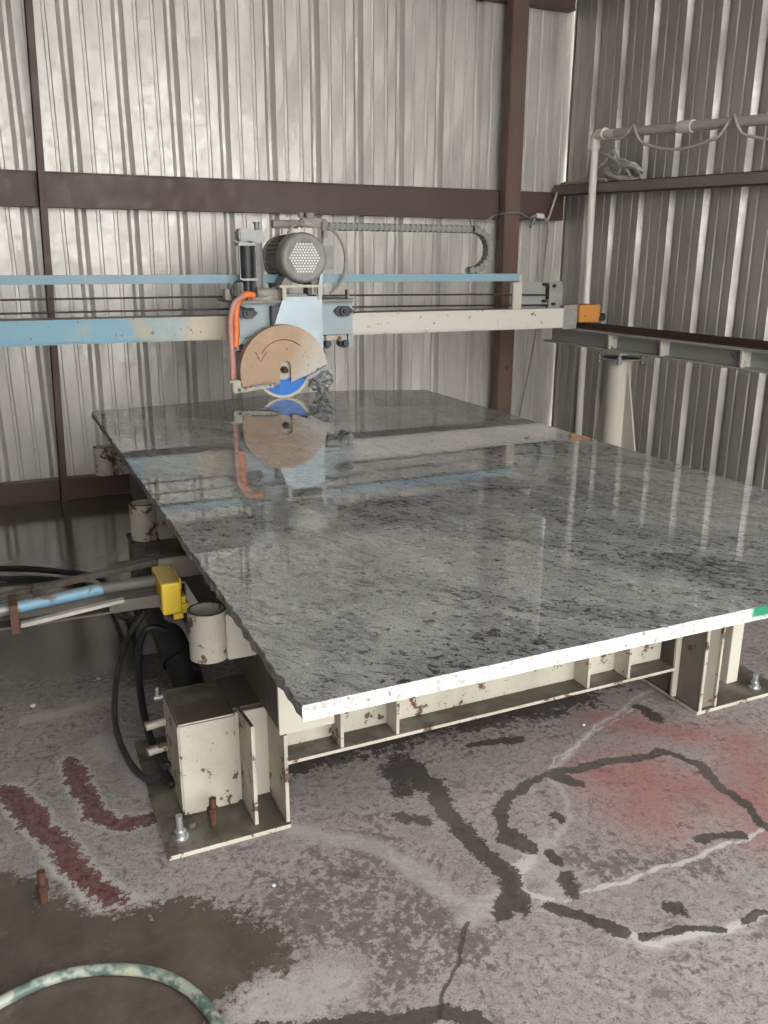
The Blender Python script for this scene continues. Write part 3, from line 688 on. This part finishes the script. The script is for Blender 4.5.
for x in (1.335, 1.925):
    mb = MB(); mb.prism([(x-.062, 1.262), (x-.03, 1.292), (x+.03, 1.292), (x+.062, 1.262), (x+.03, 1.232), (x-.03, 1.232)], 'y', 4.828, 4.8495)
    mb.cyl((x, 4.81, 1.262), (x, 4.8275, 1.262), .028, n=20); mb.cyl((x, 4.795, 1.262), (x, 4.81, 1.262), .012, n=12)
    for s in (-1, 1): mb.cyl((x+s*.045, 4.82, 1.262), (x+s*.045, 4.8275, 1.262), .009, n=6)
    mb.build('flange_bearing', M['dark_steel'], K)
for x in (1.30, 1.83, 1.945):
    mb = MB(); mb.cyl((x, 4.875, 1.072), (x, 4.93, 1.072), .032, n=20); mb.cyl((x, 4.84, 1.072), (x, 4.875, 1.072), .018, n=10); mb.build('guide_roller', M['dark_steel'], K)
mb = MB(); mb.box(1.79, 1.96, 4.864, 4.92, 1.085, 1.124, b=.004); mb.build('roller_block', M['cream'], K)
# silver sheet that carries the blade guard
mb = MB(); mb.prism([(1.536, 1.352), (1.772, 1.352), (1.776, .97), (1.70, .98), (1.46, 1.10), (1.475, 1.187)], 'y', 4.785, 4.793)
mb.prism([(1.740, 1.352), (1.775, 1.352), (1.782, 1.50), (1.768, 1.50)], 'y', 4.785, 4.795)
mb.build('head_plate', M['silver_blue'], K, .001)
mb = MB(); mb.cyl((1.512, 4.795, .945), (1.512, 4.90, .945), .05, n=24); mb.box(1.47, 1.70, 4.795, 4.848, 1.0, 1.30); mb.build('spindle_arm', M['dark_steel'], K)
# guard
def guard():
    cx, cz, R = 1.510, .938, .262
    pts = []
    a0, a1 = math.radians(-8), math.radians(196)
    for i in range(49):
        a = a0+(a1-a0)*i/48; pts.append((cx+R*math.cos(a), cz+R*math.sin(a)))
    pts += [(1.262, .848), (1.44, .862), (1.478, .870)]
    for i in range(9):                                            # slot round the blade nut
        pass
    pts += [(1.484, .962)]
    for i in range(1, 8):
        a = PI-PI*i/8; pts.append((1.516+.032*math.cos(a), .966+.032*math.sin(a)))
    pts += [(1.548, .875), (1.60, .895), (1.66, .915)]
    mb = MB(); mb.prism(pts, 'y', 4.712, 4.718)
    rim = []
    for i in range(49):
        a = a0+(a1-a0)*i/48; rim.append((math.cos(a), math.sin(a)))
    vs = []
    for c, s in rim:
        for r, y in ((R, 4.712), (R, 4.782), (R-.005, 4.782), (R-.005, 4.718)): vs.append((cx+r*c, y, cz+r*s))
    fs = []
    for i in range(48):
        for k in range(3): fs.append([i*4+k, i*4+k+1, (i+1)*4+k+1, (i+1)*4+k])
    mb.add(vs, fs, False)
    G = mb.build('blade_guard', M['guard'], K)
    ar = []
    for i in range(15):
        a = math.radians(48+(150-48)*i/14); ar.append((cx-.005+.150*math.cos(a), 4.7115, cz+.03+.150*math.sin(a)))
    mb = MB(); mb.tube(ar, .0022, n=6, sub=2); e = ar[-1]
    mb.tube([(e[0]-.035, 4.7115, e[2]+.012), (e[0]-.008, 4.7115, e[2]-.045), (e[0]+.03, 4.7115, e[2]+.01)], .0022, n=6, sub=1)
    mb.build('direction_arrow', M['rust'], G)
    return G
guard()
mb = MB(); mb.cyl((1.512, 4.748, .945), (1.512, 4.752, .945), .150, n=72)
bl = mb.build('saw_blade', M['blade_blue'], K)
mb = MB(); mb.pipe((1.512, 4.7465, .945), (1.512, 4.7535, .945), .1655, .1500, n=90); mb.build('diamond_rim', M['blade_rim'], bl)
mb = MB(); mb.cyl((1.512, 4.725, .945), (1.512, 4.7465, .945), .020, n=20); mb.hexnut((1.512, 4.70, .945), .017, .025, 'y'); mb.build('arbor_nut', M['rust'], bl)
mb = MB(); mb.cyl((1.512, 4.742, .945), (1.512, 4.7475, .945), .058, n=36); mb.build('blade_flange', M['cream_clean'], bl)
# water arms at the guard's lower corners
mb = MB(); mb.box(1.195, 1.245, 4.69, 4.74, .83, .905, b=.006); mb.box(1.22, 1.30, 4.69, 4.72, .835, .862, b=.004)
mb.prism([(1.24, .835), (1.44, .852), (1.46, .868), (1.445, .876), (1.24, .858)], 'y', 4.695, 4.7105); mb.cyl((1.215, 4.70, .89), (1.18, 4.70, .90), .01, n=8)
mb.build('water_bracket', M['cream'], K)
mb = MB(); mb.tube([(1.30, 4.69, .866), (1.42, 4.69, .878), (1.455, 4.69, .872), (1.47, 4.70, .850)], .005, n=8); mb.build('water_nozzle', M['mid_steel'], K)
mb = MB(); mb.prism([(1.63, .900), (1.76, .965), (1.79, .955), (1.79, .94), (1.74, .935), (1.65, .885)], 'y', 4.690, 4.7105); mb.build('water_bracket', M['mid_steel'], K)
# crumpled plastic wrapped round the right nozzle
bm = bmesh.new(); bmesh.ops.create_icosphere(bm, subdivisions=4, radius=1)
mb = MB(); rr = random.Random(5)
vs = []
for v in bm.verts:
    c = v.co; k = 1+.14*math.sin(c.x*9+c.z*5)+.11*math.sin(c.z*13-c.y*7+1)+.06*math.sin(c.x*23+c.y*17)
    vs.append((1.735+.068*c.x*k, 4.735+.05*c.y*k, .875+.072*c.z*k))
fs = [[v.index for v in f.verts] for f in bm.faces]; bm.free(); mb.add(vs, fs, False); mb.build('plastic_wrap', M['plastic'], K)
# motor
def motor():
    x, z = 1.662, 1.565
    mb = MB(); mb.cyl((x, 4.84, z), (x, 5.12, z), .120, n=48); mb.cyl((x, 5.12, z), (x, 5.16, z), .134, n=48)
    for i in range(30):
        a = 2*PI*i/30
        if math.sin(a) < -.8: continue
        c, s = math.cos(a), math.sin(a); n = Vector((-s, 0, c))*.0022
        p0 = Vector((x+.116*c, 0, z+.116*s)); p1 = Vector((x+.134*c, 0, z+.134*s))
        vs = [q+w+Vector((0, y, 0)) for y in (4.87, 5.11) for q, w in ((p0, n), (p1, n), (p1, -n), (p0, -n))]
        mb.add(vs, [[0,1,2,3],[7,6,5,4],[0,4,5,1],[1,5,6,2],[2,6,7,3],[3,7,4,0]])
    mo = mb.build('motor', M['motor'], K)
    mb = MB()
    prof = [(.140, 4.865), (.140, 4.79), (.135, 4.768), (.124, 4.755), (.112, 4.752), (.104, 4.758), (.0, 4.758)]; n = 56
    vs = []
    for r, y in prof:
        for i in range(n): a = 2*PI*i/n; vs.append((x+r*math.cos(a), y, z+r*math.sin(a)))
    fs = [[k*n+i, k*n+(i+1) % n, (k+1)*n+(i+1) % n, (k+1)*n+i] for k in range(len(prof)-1) for i in range(n)]
    mb.add(vs, fs, True); mb.build('fan_cover', M['motor_light'], mo)
    mb = MB(); p = .0172; R = .108
    for j in range(-9, 10):
        for i in range(-12, 13):
            hx = (i+.5*(j & 1))*p; hz = j*p*.866
            if max(abs(hz), abs(hx)*.866+abs(hz)*.5) < R*.80:
                vs = [(x+hx+.0064*math.cos(t*PI/3), 4.7570, z+hz+.0064*math.sin(t*PI/3)) for t in range(6)]
                vs2 = [(a, 4.7582, c) for a, _, c in vs]
                mb.add(vs+vs2, [list(range(6)), list(range(11, 5, -1))]+[[t, (t+1) % 6, (t+1) % 6+6, t+6] for t in range(6)])
    tag(mb.build('grille', M['grille'], mo), 'pale hexagonal field of ventilation holes')
    mb = MB(); mb.box(1.815, 1.895, 4.90, 5.02, 1.50, 1.635, b=.008); mb.box(1.78, 1.816, 4.92, 5.0, 1.52, 1.60); mb.build('terminal_box', M['motor_light'], mo)
    mb = MB(); mb.box(1.512, 1.805, 4.77, 4.81, 1.402, 1.416, b=.003)
    for xx in (1.53, 1.745): mb.box(xx, xx+.022, 4.775, 4.80, 1.3325, 1.402)
    mb.build('motor_plate', M['cream_clean'], mo)
    mb = MB()
    for s in (-1, 1): mb.prism([(x+s*.05, 1.48), (x+s*.10, 1.46), (x+s*.125, 1.416), (x+s*.06, 1.416)], 'y', 4.82, 5.10)
    for xx in (1.54, 1.76): mb.box(xx, xx+.03, 5.0, 5.08, 1.332, 1.42)
    mb.build('motor_foot', M['motor'], mo)
motor()
mb = MB(); mb.cyl((1.545, 4.98, 1.752), (1.70, 4.98, 1.755), .024, n=18); mb.cyl((1.70, 4.98, 1.755), (1.79, 4.98, 1.752), .014, n=14); mb.cyl((1.60, 4.97, 1.70), (1.60, 4.97, 1.775), .006, n=8)
mb.box(1.72, 1.89, 4.97, 5.03, 1.735, 1.79, b=.01); mb.box(1.75, 1.80, 4.96, 5.02, 1.79, 1.82, b=.006); mb.cyl((1.86, 4.965, 1.68), (1.86, 4.965, 1.77), .018, n=14)
mb.cyl((1.72, 4.98, 1.79), (1.72, 4.98, 1.82), .018, n=12); mb.build('conduit_fitting', M['dusty'], K)
mb = MB(); mb.tube([(1.87, 4.95, 1.74), (1.93, 4.94, 1.70), (1.975, 4.93, 1.60), (1.97, 4.93, 1.48), (1.93, 4.93, 1.41), (1.88, 4.94, 1.36)], .009); mb.tube([(1.63, 4.95, 1.70), (1.66, 4.94, 1.745), (1.73, 4.94, 1.76)], .009); mb.tube([(1.85, 4.93, 1.72), (1.82, 4.92, 1.60), (1.80, 4.91, 1.52)], .006)
mb.build('cable', M['dusty'], K)
mb = MB(); mb.prism([(1.50, 1.332), (1.62, 1.332), (1.60, 1.42), (1.56, 1.42), (1.44, 1.36)], 'y', 4.90, 4.93); mb.box(1.46, 1.70, 4.83, 4.90, 1.332, 1.365, b=.006); mb.cyl((1.40, 4.86, 1.372), (1.52, 4.86, 1.368), .030, n=16); mb.cyl((1.52, 4.86, 1.368), (1.56, 4.86, 1.366), .04, n=16)
mb.box(1.34, 1.50, 4.82, 5.0, 1.3325, 1.35); mb.build('feed_block', M['dusty'], K)
# lift cylinder on the left
mb = MB()
mb.box(1.315, 1.41, 4.86, 4.96, 1.655, 1.72, b=.008); mb.box(1.395, 1.475, 4.90, 4.99, 1.645, 1.715, b=.008); mb.box(1.308, 1.405, 4.865, 4.95, 1.63, 1.645)
lc = mb.build('lift_cylinder', M['mid_steel'], K)
mb = MB(); mb.cyl((1.365, 4.91, 1.44), (1.365, 4.91, 1.63), .040, n=24); mb.cyl((1.365, 4.91, 1.36), (1.365, 4.91, 1.44), .022, n=16); mb.build('barrel', M['dark_steel'], lc)
mb = MB(); mb.cyl((1.435, 4.94, 1.645), (1.43, 4.94, 1.352), .034, n=20); mb.prism([(1.40, 1.645), (1.465, 1.645), (1.485, 1.50), (1.44, 1.352), (1.385, 1.352)], 'y', 4.955, 4.965); mb.build('column', M['motor'], lc)
mb = MB()
for xx in (1.315, 1.410): mb.cyl((xx, 4.875, 1.34), (xx, 4.875, 1.65), .006, n=8)
mb.box(1.31, 1.42, 4.865, 4.89, 1.44, 1.452); mb.cyl((1.437, 4.93, 1.715), (1.437, 4.93, 1.75), .014, n=12); mb.cyl((1.437, 4.93, 1.75), (1.437, 4.93, 1.76), .02, n=6); mb.build('tie_rod', M['mid_steel'], lc)
mb = MB(); mb.tube([(1.315, 4.85, 1.44), (1.275, 4.84, 1.43), (1.25, 4.83, 1.38), (1.27, 4.82, 1.32), (1.33, 4.81, 1.285), (1.37, 4.81, 1.285)], .007); mb.build('air_line', M['dark_steel'], lc)
# water hose: orange upper part, pink lower part
mb = MB(); mb.tube([(1.37, 4.80, 1.36), (1.32, 4.79, 1.365), (1.272, 4.785, 1.33), (1.252, 4.78, 1.25), (1.252, 4.775, 1.17), (1.240, 4.77, 1.08)], .020, n=14)
wh = mb.build('water_hose', M['orange_hose'], K)
mb = MB(); mb.tube([(1.30, 4.765, 1.362), (1.245, 4.755, 1.325), (1.215, 4.75, 1.24), (1.213, 4.75, 1.12), (1.213, 4.745, 1.0), (1.205, 4.73, .90)], .0145, n=14); mb.build('lower_hose', M['pink_hose'], wh)

# ------------------------------------------------------------ cable carrier chain
Q = empty('cable_carrier', (2.4, 5.0, 1.475), 'grey plastic cable carrier chain curling over the blue upper rail', 'cable chain')
path = []
cxq, czq, rq = 2.89, 1.620, .127
Ltop = np.arange(1.91, cxq, .036)
for x in Ltop: path.append((x, czq+rq, 0.0))
na = 11
for i in range(na+1):
    a = PI/2-PI*i/na; path.append((cxq+rq*math.cos(a), czq+rq*math.sin(a), a-PI/2))
for x in (): path.append((x, czq-rq, PI))
link0 = None
for i, (x, z, a) in enumerate(path):
    if link0 is None:
        mb = MB(); L, h, y0, y1 = .031, .0225, 4.975, 5.045
        Mt = Matrix.Identity(4)
        ox = Vector((2.4, 5.0, 1.475))
        for yy in (y0, y1-.008): mb.box(ox.x-L/2, ox.x+L/2, yy, yy+.008, ox.z-h, ox.z+h, b=.004)
        mb.box(ox.x-L*.3, ox.x+L*.3, y0+.008, y1-.008, ox.z+h-.006, ox.z+h); mb.box(ox.x-L*.3, ox.x+L*.3, y0+.008, y1-.008, ox.z-h, ox.z-h+.006)
        mb.cyl((ox.x+L/2, y0-.002, ox.z), (ox.x+L/2, y0, ox.z), .007, n=10)
        mb.box(ox.x+L*.3, ox.x+L*.75, y0+.002, y0+.006, ox.z-h*.6, ox.z+h*.6); mb.box(ox.x+L*.3, ox.x+L*.75, y1-.006, y1-.002, ox.z-h*.6, ox.z+h*.6)
        link0 = mb.build('link', M['chain'], Q); o = link0
    else: o = link0.copy(); C.objects.link(o); o.parent = Q
    o.location = (x-2.4, 0, z-1.475); o.rotation_euler = (0, -a, 0)

# ------------------------------------------------------------ runway on the right, and its twin outside the frame
def runway(x, y0, y1, label, ystiff, side):
    R_ = empty('runway_beam', (x, (y0+y1)/2, .99), label, 'steel beam')
    mb = MB(); mb.box(x-.075, x+.075, y0, y1, .985, .997); mb.box(x-.075, x+.075, y0, y1, 1.088, 1.100); mb.box(x-.006, x+.006, y0, y1, .997, 1.088)
    mb.build('girder', M['runway'], R_)
    for ys in ystiff:
        mb = MB(); mb.box(x-.073, x-.0065, ys, ys+.014, .9975, 1.0875); mb.build('stiffener', M['runway_lit'], R_)
    mb = MB(); mb.box(x-.0, x+.05, y0, min(y1, 4.92), 1.1005, 1.13); mb.box(x-.022, x+.0, y0, min(y1, 4.92), 1.1005, 1.108); mb.box(x+.012, x+.038, y0, min(y1, 4.92), 1.13, 1.143); mb.build('rail', M['track'], R_)
    mb = MB(); mb.box(x+.0, x+.05, min(y1, 4.92)+.001, y1, 1.1005, 1.144); mb.build('rail', M['track'], R_)
    return R_
RX = 3.77
runway(RX, .6, 5.30, 'dusty blue-grey runway beam with brown rail along the right wall', (4.56, 4.07, 3.44, 2.8, 2.1, 1.4), -1)
runway(-1.15, .6, 5.30, 'runway beam with brown rail at the far left, outside the picture', (4.56, 3.44), 1)
def pedestal(x, y, label):
    Pd = empty('runway_pedestal', (x, y, 0), label, 'post')
    mb = MB(); mb.cyl((x, y, .014), (x, y, .93), .082, .078, n=32); mb.build('round_column', M['cream_clean'], Pd)
    mb = MB(); mb.prism([(y-.075, .93), (y-.30, .014), (y-.05, .014), (y-.05, .93)], 'x', x-.006, x+.006); mb.prism([(y+.075, .93), (y+.30, .014), (y+.05, .014), (y+.05, .93)], 'x', x-.006, x+.006)
    mb.build('gusset', M['cream_clean'], Pd)
    mb = MB(); mb.box(x-.13, x+.13, y-.34, y+.34, 0, .014); mb.build('base_plate', M['cream'], Pd)
    mb = MB(); mb.box(x-.12, x+.12, y-.13, y+.13, .93, .941); mb.box(x-.12, x+.12, y-.13, y+.13, .970, .9845); mb.build('levelling_plate', M['runway'], Pd)
    for sx in (-1, 1):
        for sy in (-1, 1):
            mb = MB(); mb.cyl((x+sx*.095, y+sy*.10, .905), (x+sx*.095, y+sy*.10, 1.0 if sx*0 else .984), .010, n=10)
            mb.cyl((x+sx*.095, y+sy*.10, .912), (x+sx*.095, y+sy*.10, .929), .019, n=6); mb.cyl((x+sx*.095, y+sy*.10, .942), (x+sx*.095, y+sy*.10, .958), .019, n=6)
            mb.build('levelling_bolt', M['mid_steel'], Pd)
pedestal(RX, 4.52, 'cream round pedestal with gusset holding up the right runway beam behind the slab')
pedestal(RX, 1.5, 'second cream pedestal of the right runway beam, nearer the open front')
pedestal(-1.15, 4.52, 'far pedestal of the left runway beam, outside the picture')
pedestal(-1.15, 1.5, 'near pedestal of the left runway beam, outside the picture')

# ------------------------------------------------------------ white water pipe on the right
V = empty('water_pipe', (4.1, 5.33, 0), 'white plastic water pipe rising by the right wall and running along it', 'pipe')
mb = MB(); mb.cyl((4.07, 5.300, 0), (4.07, 5.345, 2.40), .027, n=20); mb.build('riser', M['pvc'], V)
def elbow():
    mb = MB(); mb.tube([(4.07, 5.345, 2.33), (4.07, 5.342, 2.375), (4.07, 5.33, 2.400), (4.07, 5.305, 2.412), (4.07, 5.25, 2.411)], .036, n=18, sub=5)
    mb.cyl((4.07, 5.345, 2.32), (4.07, 5.345, 2.35), .040, n=20); mb.cyl((4.07, 5.235, 2.410), (4.07, 5.265, 2.411), .040, n=20); return mb
elbow().build('elbow', M['pvc'], V)
def zp(y): return 2.411+(y-5.30)*.066
mb = MB(); mb.cyl((4.07, 5.25, zp(5.25)), (4.07, 5.12, zp(5.12)), .0275, n=20); mb.build('pipe_stub', M['pvc'], V)
mb = MB(); mb.cyl((4.07, 5.12, zp(5.12)), (4.07, 2.2, zp(2.2)), .030, n=20); mb.build('long_run', M['pvc_grey'], V)
mb = MB(); mb.cyl((4.07, 4.50, zp(4.50)), (4.07, 4.38, zp(4.38)), .037, n=20); mb.build('coupling', M['pvc'], V)
pts = [(4.035, 5.20, 2.385), (4.03, 5.12, 2.36), (4.03, 5.02, 2.355), (4.03, 4.95, 2.375)]
for y0, y1, sg in ((4.90, 4.03, .095), (4.03, 3.25, .08), (3.25, 2.45, .09)):
    pts += [(4.05, y0+.02, zp(y0)+.038), (4.032, y0-.02, zp(y0)+.005)]
    for i in range(1, 10):
        q = i/10; pts.append((4.03, y0+(y1-y0)*q, zp(y0+(y1-y0)*q)-.035-sg*4*q*(1-q)))
hose('electric_cord', pts, .009, M['cord'], 'dusty cord draped in swags along the grey overhead pipe', None, 'cord', 10, 3)
def zg(y): return 2.050+(y-6.05)*.0325+.075
# coil lying on the girt
pts = []
for k in range(6*14):
    a = 2*PI*k/14
    rx = .155+.045*math.sin(k*.45)+.02*math.sin(k*1.7); rz = .042+.018*math.sin(k*.31+1)
    y = 5.16+rx*math.cos(a)+.04*math.sin(k*.21); zz = zg(y)+.068+rz*math.sin(a)+.022*math.cos(k*.17)
    pts.append((4.185+.025*math.sin(k*.9)-.03*math.sin(a), y, max(zz, zg(y)+.013)))
CO = empty('cord_coil', (4.15, 5.3, 2.12), 'messy grey-green coil of cord resting on the right wall girt by the white pipe', 'cord')
MB().tube(pts, .0105, n=8, sub=3).build('coil', M['cord_green'], CO)
pts = [(4.15, 5.53, zg(5.5)+.02), (4.15, 5.50, 2.20), (4.14, 5.47, 2.28), (4.14, 5.42, 2.315), (4.14, 5.35, 2.30), (4.14, 5.27, 2.27), (4.14, 5.19, 2.235), (4.15, 5.14, 2.19), (4.16, 5.18, zg(5.1)+.05)]
MB().tube(pts, .0095, n=8, sub=8).build('loose_loop', M['cord_green'], CO)
MB().tube([(4.15, 5.56, zg(5.5)+.014), (4.145, 5.47, 2.17), (4.14, 5.40, 2.20), (4.145, 5.32, 2.235), (4.15, 5.26, 2.30), (4.155, 5.20, 2.27), (4.16, 5.12, 2.20), (4.17, 5.06, zg(5.06)+.03)], .0095, n=8, sub=8).build('loose_loop', M['cord_green'], CO)
hose('power_cord', [(4.16, 5.30, zg(5.3)+.014), (4.15, 5.50, zg(5.5)+.03), (4.15, 5.70, zg(5.7)+.02), (4.16, 5.84, 2.125), (4.14, 5.86, 2.08), (4.08, 5.855, 1.92), (4.045, 5.85, 1.852), (4.02, 5.83, 1.86), (3.985, 5.82, 1.885)], .009, M['cord'], 'pale cord dropping from the coil to the plug at the back corner', None, 'cord')
P2 = empty('cord_plug', (3.95, 5.82, 1.87), 'white cord plug lashed together beside the brown column', 'plug')
mb = MB(); mb.cyl((3.985, 5.82, 1.885), (3.92, 5.82, 1.89), .022, .018, n=14); mb.build('plug_body', M['pvc'], P2)
mb = MB(); mb.cyl((3.92, 5.82, 1.89), (3.87, 5.82, 1.87), .018, .012, n=12); mb.cyl((3.90, 5.81, 1.86), (3.86, 5.80, 1.80), .02, .01, n=12); mb.build('socket', M['mid_steel'], P2)
hose('thin_wire', [(3.86, 5.80, 1.86), (3.80, 5.77, 1.875), (3.74, 5.765, 1.90), (3.66, 5.78, 1.90), (3.58, 5.86, 1.885), (3.50, 5.89, 1.83)], .006, M['mid_steel'], 'thin grey wire crossing in front of the brown column at girt height', None, 'wire', 8)
hose('thin_wire', [(4.0, 5.83, 1.88), (4.05, 5.84, 1.80), (4.06, 5.87, 1.6), (4.04, 5.88, 1.2), (4.0, 5.90, .8), (3.93, 5.93, .3), (3.90, 5.93, .02)], .006, M['mid_steel'], 'thin grey wire hanging down the back wall from the plug', None, 'wire', 8)

# ------------------------------------------------------------ foreground hose, stud and grit
def mat_hose():
    t = NT('green_white_worn_hose'); co = t.coord(); n1 = t.noise(co, 26, 4, .6); n2 = t.noise(co, 7, 3)
    c = t.mix(t.ramp(n1, .45, .55), (.10, .15, .14), (.36, .38, .33)); c = t.mix(t.ramp(n2, .5, .58, 0, .8), c, (.46, .50, .36)); return t.set(c, .4, 0)
hz = .0135
hose('garden_hose', [(-.9, 1.15, hz), (-.50, 1.48, hz), (-.30, 1.60, hz), (-.15, 1.664, hz), (-.047, 1.686, hz), (.057, 1.669, hz), (.159, 1.614, hz), (.222, 1.541, hz), (.257, 1.454, hz), (.266, 1.36, hz), (.25, 1.22, hz), (.18, 1.0, hz), (.0, .8, hz)], .0130, mat_hose(), 'worn green and white hose curving across the floor in the near left corner', None, 'hose', 18, 10)
S = MB(); S.cyl((-.046, 1.965, 0), (-.044, 1.97, .085), .0105, n=12); S.hexnut((-.045, 1.967, .03), .015, .02)
tag(S.build('rusty_stud', M['rust']), 'rusty anchor stud sticking up from the floor left of the near leg', 'bolt')

for i, (x, y, r) in enumerate(((-.02, 3.02, .010), (.22, 3.14, .008), (.50, 1.78, .006), (1.72, 2.10, .006))):
    bm = bmesh.new(); bmesh.ops.create_icosphere(bm, subdivisions=1, radius=r)
    mb = MB(); rr = random.Random(i); mb.add([(x+v.co.x*rr.uniform(.8, 1.3), y+v.co.y*rr.uniform(.8, 1.2), max(0, v.co.z*.6+r*.4)) for v in bm.verts], [[v.index for v in f.verts] for f in bm.faces]); bm.free()
    tag(mb.build('stone_chip', M['pvc']), ('small white stone chip on the dark wet floor below the blue ram', 'small white stone chip on the wet floor by the looping black hose', 'tiny white chip on the stained floor in front of the near leg', 'tiny white chip on the floor before the right leg')[i], 'stone chip', 'white stone chips on the floor')
